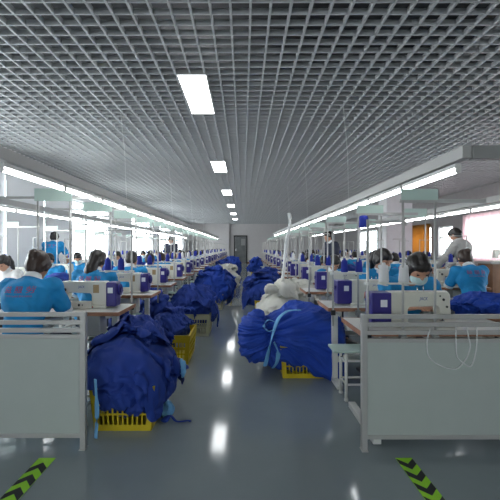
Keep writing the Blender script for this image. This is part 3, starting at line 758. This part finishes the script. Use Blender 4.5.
def sim_heap(seed, rx, ry, rz, down, nsheet=4, size=.85, frames=30, res=42, floor=-.38, hole=None, m='blue', grow=.25, spread=.5):
    """crumpled garments dropped one after another over a lumpy core (origin at the crate rim)"""
    rg = random.Random(seed)
    core = link('core', heap_mesh('core', m, seed, rx * .80, ry * .88, rz * .72, down + .05, 12, 6, amp=.85, sq=3.2))
    cols = [core]
    cb = MB().box(-.225, .225, -.32, .32, -.36, -.02).build('cb', m); cols.append(cb)
    fl = MB().box(-2, 2, -2, 2, floor - .05, floor).build('fl', m); cols.append(fl)
    for c in cols: c.modifiers.new('c', 'COLLISION'); c.collision.thickness_outer = .01; c.collision.cloth_friction = 40
    outs = []
    for k in range(nsheet):
        b = MB(); w = size * (1.45 if k == 0 else rg.uniform(.85, 1.15)); h = size * (1.4 if k == 0 else rg.uniform(.8, 1.1)); rs = res + (8 if k == 0 else 0); ang = rg.uniform(0, 6.28)
        cx, cy = rg.uniform(-spread, spread) * rx, rg.uniform(-spread, spread) * ry
        if k == 0: cx = cy = 0
        g = [[None] * rs for _ in range(rs)]; ca, sa = math.cos(ang), math.sin(ang); o3 = V(seed * 1.3 + k * 7, k * 3.1, 0)
        for i in range(rs):
            for j in range(rs):
                u = (i / (rs - 1) - .5) * w; v = (j / (rs - 1) - .5) * h
                n1 = noise.noise_vector(V(u * 3.5, v * 3.5, 0) + o3); q_ = .8 if k == 0 else .72; u2 = u * q_ + n1.x * .13; v2 = v * q_ + n1.y * .13
                z = rz + .10 + n1.z * .14 - (.5 * (u2 * u2 + v2 * v2) if k == 0 else .35 * ((cx + u2) ** 2 + (cy + v2) ** 2)) + .03 * noise.noise(V(u * 14, v * 14, 1) + o3)
                g[i][j] = b.bm.verts.new((cx + u2 * ca - v2 * sa, cy + u2 * sa + v2 * ca, z))
        fs = [b.bm.faces.new([g[i][j], g[i + 1][j], g[i + 1][j + 1], g[i][j + 1]]) for i in range(rs - 1) for j in range(rs - 1)]
        b._tag(fs, True); o = b.build('sheet', m)
        md = o.modifiers.new('cl', 'CLOTH'); cs = md.settings
        cs.quality = 5; cs.mass = .25; cs.tension_stiffness = 20; cs.compression_stiffness = 20; cs.shear_stiffness = 8; cs.bending_stiffness = .08; cs.air_damping = 1.5; cs.shrink_min = -grow
        cc = md.collision_settings; cc.use_collision = True; cc.distance_min = .007; cc.use_self_collision = True; cc.self_distance_min = .006; cc.collision_quality = 2
        FR = frames + (6 if k == 0 else 0); S.frame_start = 1; S.frame_end = FR; md.point_cache.frame_end = FR
        for f in range(1, FR + 1): S.frame_set(f)
        dg = bpy.context.evaluated_depsgraph_get(); me = bpy.data.meshes.new_from_object(o.evaluated_get(dg)); bpy.data.objects.remove(o)
        for v_ in me.vertices:
            if v_.co.length > .75: v_.co *= .75 / v_.co.length
        c = link('sh', me); c.modifiers.new('c', 'COLLISION'); c.collision.thickness_outer = .006; c.collision.cloth_friction = 40; outs.append(c)
        S.frame_set(1)
    bm = bmesh.new()
    bm.from_mesh(core.data)
    for c in outs: bm.from_mesh(c.data)
    out = bpy.data.meshes.new('heap')
    bm.normal_update(); o7 = V(seed, 0, 0)
    for v in bm.verts:      # small wrinkles in the weave, running mostly downhill
        c_ = v.co; v.co = c_ + v.normal * (.010 * (1 - 2.4 * abs(noise.noise(V(c_.x * 17, c_.y * 17, c_.z * 7) + o7))) + .006 * (1 - 2.4 * abs(noise.noise(V(c_.x * 11, c_.y * 11, c_.z * 26) - o7))))
    for f in bm.faces: f.smooth = True
    bm.to_mesh(out); bm.free(); out.materials.append(M[m])
    for c in cols + outs: bpy.data.objects.remove(c)
    return out

HA = sim_heap(3, .37, .42, .40, .12, grow=.1); HB = sim_heap(5, .37, .42, .38, .12); HC = sim_heap(8, .39, .42, .33, .12, grow=0, m='whitecloth')
def recol(me, m):
    me = me.copy(); me.materials.clear(); me.materials.append(M[m]); return me
HA2 = recol(HA, 'blue2'); HB2 = recol(HB, 'blue2'); HCb = recol(HC, 'blue')
print('sims', time.time() - T0)
# left side, nearest first
crate(-.865, 3.17, 0, 'crate', 'yellow slatted crate beside the left partition, nearest to the camera on the left')
heap(HA, -.88, 3.20, .30, 0, 'big crumpled blue garment heap in the nearest left yellow crate', .88)
crate(-.83, 4.78, 0, 'crate', 'yellow crate with dark handle slot, second on the left of the aisle')
heap(HCb, -.90, 5.05, .31, 2.9, 'low blue garment heap in the second yellow crate on the left', .53)
heap(heap_mesh('heap', 'blue', 21, .17, .24, .30, .30, 12, 6), -1.2, 5.42, .40, .5, 'blue garments slumped from the second left table down to the crate')
heap(heap_mesh('heap', 'blue', 23, .16, .2, .26, .34, 12, 6), -1.18, 3.95, .36, .5, 'blue garments bundled behind the nearest left heap under the table corner')
crate(-.72, 6.2, 0, 'crate_pale', 'pale plastic crate third along the left of the aisle')
heap(HB, -.80, 6.25, .34, 1.7, 'blue garment heap over the third, pale crate on the left', .80)
crate(-.66, 8.7, 0, 'crate_pale', 'pale yellow crate fourth along the left of the aisle')
heap(HB2, -.68, 8.8, .40, 3.4, 'tall rounded bright blue garment heap, fourth crate on the left')
crate(-.55, 11.5, 0, 'crate', 'yellow crate under white cloth, fifth on the left of the aisle')
heap(HC, -.56, 11.5, .36, 2, 'white cloth heap on the fifth crate left of the aisle')
crate(-.52, 14.6, 0, 'crate', 'yellow crate sixth along the left of the aisle')
heap(HA, -.6, 14.6, .36, 1.6, 'blue garment heap on the sixth crate left of the aisle')
crate(-.5, 19.5, 0, 'crate', 'yellow crate farthest along the left of the aisle')
heap(HB2, -.6, 19.5, .36, 1.4, 'blue garment heap on the farthest left crate')
# right side
crate(.60, 4.32, 0, 'crate', 'yellow crate under the tied blue bundle, nearest on the right')
hr = heap(heap_mesh('heap', 'blue2', 31, .43, .36, .26, .28, 12, 7, tie=(-.50, .06, 12), skirt=.10, sq=3.4), .63, 4.33, .37, 0, 'wide pleated blue garment bundle tied with light blue ribbon, nearest on the right')
ruf = link('ruffled_end', heap_mesh('ruffle', 'blue2', 33, .12, .2, .20, .24, 10, 7, amp=1.0, tie=(.22, .10, 9)), hr, (-.50, -.10, .02))
for pts, rr in (([px(300, 310, 4.10), px(288, 311, 4.02), px(279, 318, 3.93), px(274, 330, 3.88), px(270, 345, 3.87), px(267, 358, 3.9), px(265, 366, 3.95)], .022),
            ([px(275, 322, 3.92), px(268, 320, 3.87), px(264, 326, 3.87), px(268, 331, 3.86), px(274, 330, 3.87)], .016),
            ([px(274, 342, 3.88), px(278, 352, 3.87), px(277, 362, 3.9), px(273, 368, 3.95)], .022)):
    rb = MB(); rb.tube(smooth_path(pts, 6), rr, 8, .25)
    o = rb.build('ribbon', 'sky_cloth', hr); o.matrix_parent_inverse = hr.matrix_world.inverted() if False else Matrix.Translation(-Vector(hr.location))
crate(.62, 5.9, .05, 'crate', 'yellow crate under the white cloth heap, second on the right')
heap(HC, .66, 5.9, .32, .2, 'spreading white cloth heap on the second right crate', 1.12)
crate(.44, 7.7, 0, 'crate', 'yellow crate third along the right of the aisle')
heap(HB, .46, 7.8, .40, 5.2, 'loose blue garment heap behind the white one on the right', .92)
heap(HA, .52, 9.9, .30, 4.5, 'small blue garment heap on the floor, fourth on the right')
crate(.66, 19.2, PI / 2, 'crate', 'yellow crate farthest along the right of the aisle')
heap(HA2, .62, 19.2, .34, 3, 'rounded blue garment heap on the farthest right crate')
# loose scraps on the floor beside the nearest left crate
sc = MB(); sc.tube(smooth_path([(-.60, 3.0, .012), (-.56, 3.06, .03), (-.50, 3.0, .012), (-.42, 3.02, .010), (-.40, 3.01, .008)], 5), [.03, .035, .03, .028, .022] + [.012] * 16, 8, .3)
tag(sc.build('cloth_scrap', 'blue'), 'thin blue strap trailing on the floor from the nearest left heap', 'strap')
s2 = heap_mesh('scrap', 'sky_cloth', 40, .07, .08, .07, .06, 6, 4, amp=.5)
s_scrap = link('cloth_scrap', s2, None, (-.60, 3.14, .05)); s_scrap.scale = (.6,) * 3; tag(s_scrap, 'light blue cloth scrap lying against the nearest left crate', 'cloth')
s3 = heap_mesh('scrap', 'sky_cloth', 41, .015, .03, .07, .05, 6, 4, amp=.4)
tag(link('cloth_scrap', s3, None, (-.495, 3.25, .32)), 'light blue cloth tail hanging from the nearest left heap', 'cloth')
s4 = MB().tube(smooth_path([(-1.008, 2.72, .42), (-1.0, 2.73, .2), (-1.005, 2.72, .02)], 5), .016, 8, .3)
tag(s4.build('cloth_scrap', 'sky_cloth'), 'light blue ribbon hanging between left partition and nearest crate', 'ribbon')

print('heaps', time.time() - T0)
# ------------------------------------------------------------------ stations
PT = {'left': make_table(), 'far': None}
mach = {'left': make_machine('left'), 'right': make_machine('right'), 'far': make_machine_far()}
stand = make_stand('l'); fr = {'left': make_frame('left'), 'right': make_frame('right')}
bench = make_bench()
coneb = make_cone('cone_blue'); conew = make_cone('cone_white')
OT = heap_mesh('on_table', 'blue', 50, .17, .14, .10, .03, 8, 4, amp=.7)
print('furn', time.time() - T0)
PV = {
 'bun':   (dict(hair='bun', pitch=34, lean=.05, hair_m='hair_brown'), 'person in blue printed shirt, hair in a bun, back turned'),
 'long':  (dict(hair='long', pitch=30), 'person in blue printed shirt with long loose dark hair, back turned'),
 'short': (dict(hair='short', pitch=40), 'person in blue shirt with short dark hair, bent over work'),
 'pony':  (dict(hair='pony', pitch=32, shirt='shirt_white', prints=False), 'person in white shirt with ponytail, seated'),
 'bent':  (dict(hair='bob', pitch=39, lean=.14, masked=True, prints=False), 'person in blue shirt and pale mask bending low'),
 'mask':  (dict(hair='pony', pitch=28, masked=True, prints=False, yaw=25), 'person in blue shirt and pale face mask, facing camera'),
}
PEO = {}
for k, (kw, _) in PV.items(): PEO[k] = make_person('person', **kw)
print('people', time.time() - T0)
for k in ('short', 'mask', 'bun'):
    kw = dict(PV[k][0]); PEO[k + '_lo'] = make_person('person', lo=True, **kw)
kw = dict(PV['pony'][0]); PEO['pony_lo'] = make_person('person', lo=True, **kw)
print('people lo', time.time() - T0)

def cone_at(root_xy, rz, lx, proto, label, z=1.092, ly=.535):
    c, s = math.cos(rz), math.sin(rz)
    place(proto, (root_xy[0] + lx * c - ly * s, root_xy[1] + lx * s + ly * c, z), 0, label, 'thread cone', 'thread cones on the stands')

DX = {('AL', 0): -.07, ('AR', 0): .04, ('AR', 1): .2, ('AL', 1): 0, ('BR', 0): .12}
SC = {('AL', 0): 1.03, ('AL', 1): 1.02, ('AR', 0): 1.04, ('AR', 1): 1.03, ('BR', 0): 1.0, ('AL', 2): 1.0}
def row(key, where, x, ys, rz, kind, people, frames=True, skip=()):
    global fr
    for i, y in enumerate(ys):
        if i > 2: y += R.uniform(-.05, .05)
        W = WORDS[i]; far = y > 11; tail = '%s from the front, %s' % (W, where)
        L = (x, y, 0)
        place(PT['left'], L, rz, 'white sewing table with wood edge, ' + tail, 'table', 'sewing tables in rows')
        mo = (.10 if rz == 0 else .04) + (R.uniform(-.05, .04) if i > 1 else 0); mm = place(mach['far' if y > 9 else kind], (x + mo * math.cos(rz), y, 0), rz, 'cream sewing machine with purple motor, ' + tail, 'sewing machine', 'sewing machines in rows'); mm.scale = (.77, 1, 1)
        place(stand, L, rz, 'thin metal thread stand, ' + tail, 'thread stand', 'thread stands in rows')
        cw = (key == 'AR' and i == 0) or (i % 3 == 1 and i > 1)
        for lx, nm in ((.278, 'inner'), (.41, 'outer')):
            cone_at((x, y), rz, lx, conew if cw else coneb, '%s thread cone, %s one on stand, %s' % ('white' if cw else 'blue', nm, tail))
        if frames: place(fr[kind], L, rz, 'overhead frame with pale green plate, ' + tail, 'frame', 'overhead plate frames')
        place(bench, L, rz, 'bench with white metal legs, ' + tail, 'bench', 'worker benches')
        who = people[i] if i < len(people) else R.choice(['short', 'mask', 'bun', 'pony'])
        if who:
            lab = PV[who][1]
            p = who + '_lo' if (far and who + '_lo' in PEO) else who
            if far and p == who: p = 'short_lo'; lab = PV['short'][1]; 
            dx = DX.get((key, i), R.uniform(-.06, .06)); sc_ = SC.get((key, i), .96)
            place(PEO[p], (x + dx, y, 0), rz, lab.replace(', back turned', '').replace(', facing camera', '').replace('printed ', '') + ', ' + tail.replace(' from the front', ''), 'person', 'workers seated at machines', sc_)
        if i and i % 2 == (0 if key in ('AL', 'BR') else 1):
            c, s = math.cos(rz), math.sin(rz); lx, ly = R.uniform(-.42, -.30), .25
            o = place_heap(OT, x + lx * c - ly * s, y + lx * s + ly * c, 'blue garment piece on the table, ' + tail)
def place_heap(me, x, y, label):
    o = link('garment_piece', me, None, (x, y, .80)); o.rotation_euler.z = R.uniform(0, 6)
    return tag(o, label, 'garment', 'garments on the tables')

yl = [3.42 + 1.21 * i for i in range(20)]
yr = [3.16, 4.18, 5.5] + [6.75 + 1.23 * i for i in range(10)]
row('AL', 'left aisle row', -1.62, yl, 0, 'left', ['bun', 'long', 'short', 'short', 'bun', 'mask', 'short'])
row('AR', 'right aisle row', 1.33, yr, PI, 'right', ['bent', 'mask', 'short', 'bent', 'mask', 'short'])
row('BL', 'left window row', -3.3, [5.3 + 1.25 * i for i in range(14)], PI, 'right', ['pony', 'mask', 'mask', 'short', 'pony', 'short'])
row('BR', 'second right row', 2.85, [5.5] + [7.8 + 1.3 * i for i in range(9)], 0, 'left', ['bun', 'short', 'mask', 'short'], frames=True)
row('CR', 'third right row', 4.75, [8.9 + 1.25 * i for i in range(3)] + [14.2 + 1.25 * i for i in range(4)], PI, 'right', ['short', 'short', 'mask'], frames=False)
print('rows', time.time() - T0)

# standing people
man = make_person('person', pose='stand', shirt='shirt_grey', hair='short', pitch=38, yaw=0, prints=False, arms='lean', trousers='trousers')
place(man, (3.74, 6.75, 0), math.radians(35), 'person standing in a grey shirt, head bowed, behind the seated worker, right', 'person')
wm = make_person('person', pose='stand', shirt='shirt', hair='bun', pitch=20, prints=True, arms='lean')
place(wm, (-4.2, 8.75, 0), 0, 'person standing in a blue shirt with back turned by the left windows', 'person')
dk = make_person('person', pose='stand', shirt='trousers', hair='short', pitch=15, prints=False, arms='down', lo=True)
place(dk, (-2.45, 13.6, 0), PI, 'person standing in dark clothes among the left rows', 'person')
p2 = place(dk, (1.95, 8.6, 0), 1.9, 'person standing in dark clothes among the right rows', 'person')
# worker at the right frame edge reaching in over the blue cloth
pe = make_person('person', hair='short', pitch=35, prints=False, lean=.05)
place(pe, (2.36, 3.42, 0), PI / 2, 'person reaching in from the right edge over the blue cloth', 'person')
place(bench, (2.36, 3.42, 0), PI / 2, 'bench under the worker at the right edge of the picture', 'bench', 'worker benches')
st = empty('work_table', (2.16, 3.42, 0)); tag(st, 'low white table under the blue cloth, right of the nearest right machine', 'table')
MB().box(-.22, .22, -.28, .36, .735, .76, .003).build('tabletop', 'table', st); MB().box(-.225, .225, -.285, .365, .733, .762).build('edge_band', 'edge', st)
for sx in (-1, 1):
    for sy in (-.24, .32): MB().box(sx * .19 - .015, sx * .19 + .015, sy - .015, sy + .015, 0, .733).build('leg', 'white_metal', st)
eh = heap(HB2, 2.12, 3.50, .80, .6, 'bright blue cloth spread on the low table at the right edge'); eh.scale = (.72, .55, .26)
eh = heap(HA, 2.05, 4.6, .79, .6, 'blue cloth in front of the seated worker with back turned, right'); eh.scale = (.5, .45, .22)
st2 = empty('work_table', (2.08, 4.6, 0)); tag(st2, 'white side table under blue cloth beside the worker with back turned', 'table')
MB().box(-.2, .2, -.26, .26, .735, .76, .003).build('tabletop', 'table', st2)
for sx in (-1, 1):
    for sy in (-.22, .22): MB().box(sx * .17 - .015, sx * .17 + .015, sy - .015, sy + .015, 0, .735).build('leg', 'white_metal', st2)
# wooden counter with small machines by the right windows
wc = empty('wooden_counter', (5.9, 8.2, 0)); tag(wc, 'long brown wooden counter below the pink curtained window', 'counter')
MB().box(-.95, 1.2, -.25, .25, 0, .98, .005).build('counter_body', 'wood', wc); MB().box(-1.0, 1.25, -.29, .29, .98, 1.02, .004).build('countertop', 'alu_dark', wc)
for k in range(4): MB().box(-.90 + .52 * k, -.43 + .52 * k, -.256, -.25, .08, .92).build('counter_door', 'wood', wc)
for k in range(3):
    place(mach['far'], (5.35 + .72 * k, 8.0, .26), 0, 'cream machine on the wooden counter, %s from the left' % WORDS[k], 'sewing machine', 'machines on the counter')
# small things in view
tag(MB().tube(smooth_path([px(289, 213, 6.3), px(290, 224, 6.3), px(286, 245, 6.3), px(284, 268, 6.3), px(281, 288, 6.3)], 6), .025, 8).build('hanging_hose', 'cable'), 'white flexible hose hanging beside the right aisle row', 'hose')
hb = copy_tree(coneb); hb.name = 'thread_cone'; hb.location = (1.41, 4.7, 1.55); hb.scale = (1.9, 1.9, 1.25); tag(hb, 'big blue thread cone hanging high over the right aisle row', 'thread cone')
cord = MB().tube([(0, 0, .13), (0, 0, .27)], .002, 6).build('cord', 'cable', hb)

# ------------------------------------------------------------------ light, world, camera
w = bpy.data.worlds.new('World'); S.world = w; w.use_nodes = True
bg = w.node_tree.nodes['Background']; bg.inputs[0].default_value = (.93, .96, 1, 1); bg.inputs[1].default_value = 11
for a, c in ((-3.6, -.6),):  # portal of the added window behind the camera
    l = bpy.data.lights.new('portal', 'AREA'); l.shape = 'RECTANGLE'; l.size = c - a; l.size_y = 1.85; l.cycles.is_portal = True
    o = bpy.data.objects.new('window_portal', l); COL.objects.link(o); o.location = ((a + c) / 2, YN - .21, 1.825); o.rotation_euler = (PI / 2, 0, 0)
for (a, c, z0, z1), side in [(q, -1) for q in LWIN] + [(q, 1) for q in RWIN]:
    l = bpy.data.lights.new('portal', 'AREA'); l.shape = 'RECTANGLE'; l.size = c - a; l.size_y = z1 - z0; l.cycles.is_portal = True
    o = bpy.data.objects.new('window_portal', l); COL.objects.link(o)
    o.location = ((XL - .21) if side < 0 else (XR + .21), (a + c) / 2, (z0 + z1) / 2)
    o.rotation_euler = (PI / 2, 0, -PI / 2 if side < 0 else PI / 2)
cam = bpy.data.cameras.new('camera'); cam.sensor_width = 36; cam.lens = 28.8; cam.shift_x = .013; cam.shift_y = -.006; cam.clip_end = 200
co = bpy.data.objects.new('camera', cam); COL.objects.link(co); co.location = (0, 0, 1.32); co.rotation_euler = (PI / 2, 0, 0)
S.camera = co
S.view_settings.view_transform = 'Standard'; S.view_settings.look = 'None'; S.view_settings.gamma = 1; S.view_settings.exposure = .15
S.cycles.max_bounces = 8; S.cycles.diffuse_bounces = 4; S.cycles.use_denoising = True; S.cycles.sample_clamp_indirect = 6
print('done', time.time() - T0, len(bpy.data.objects))
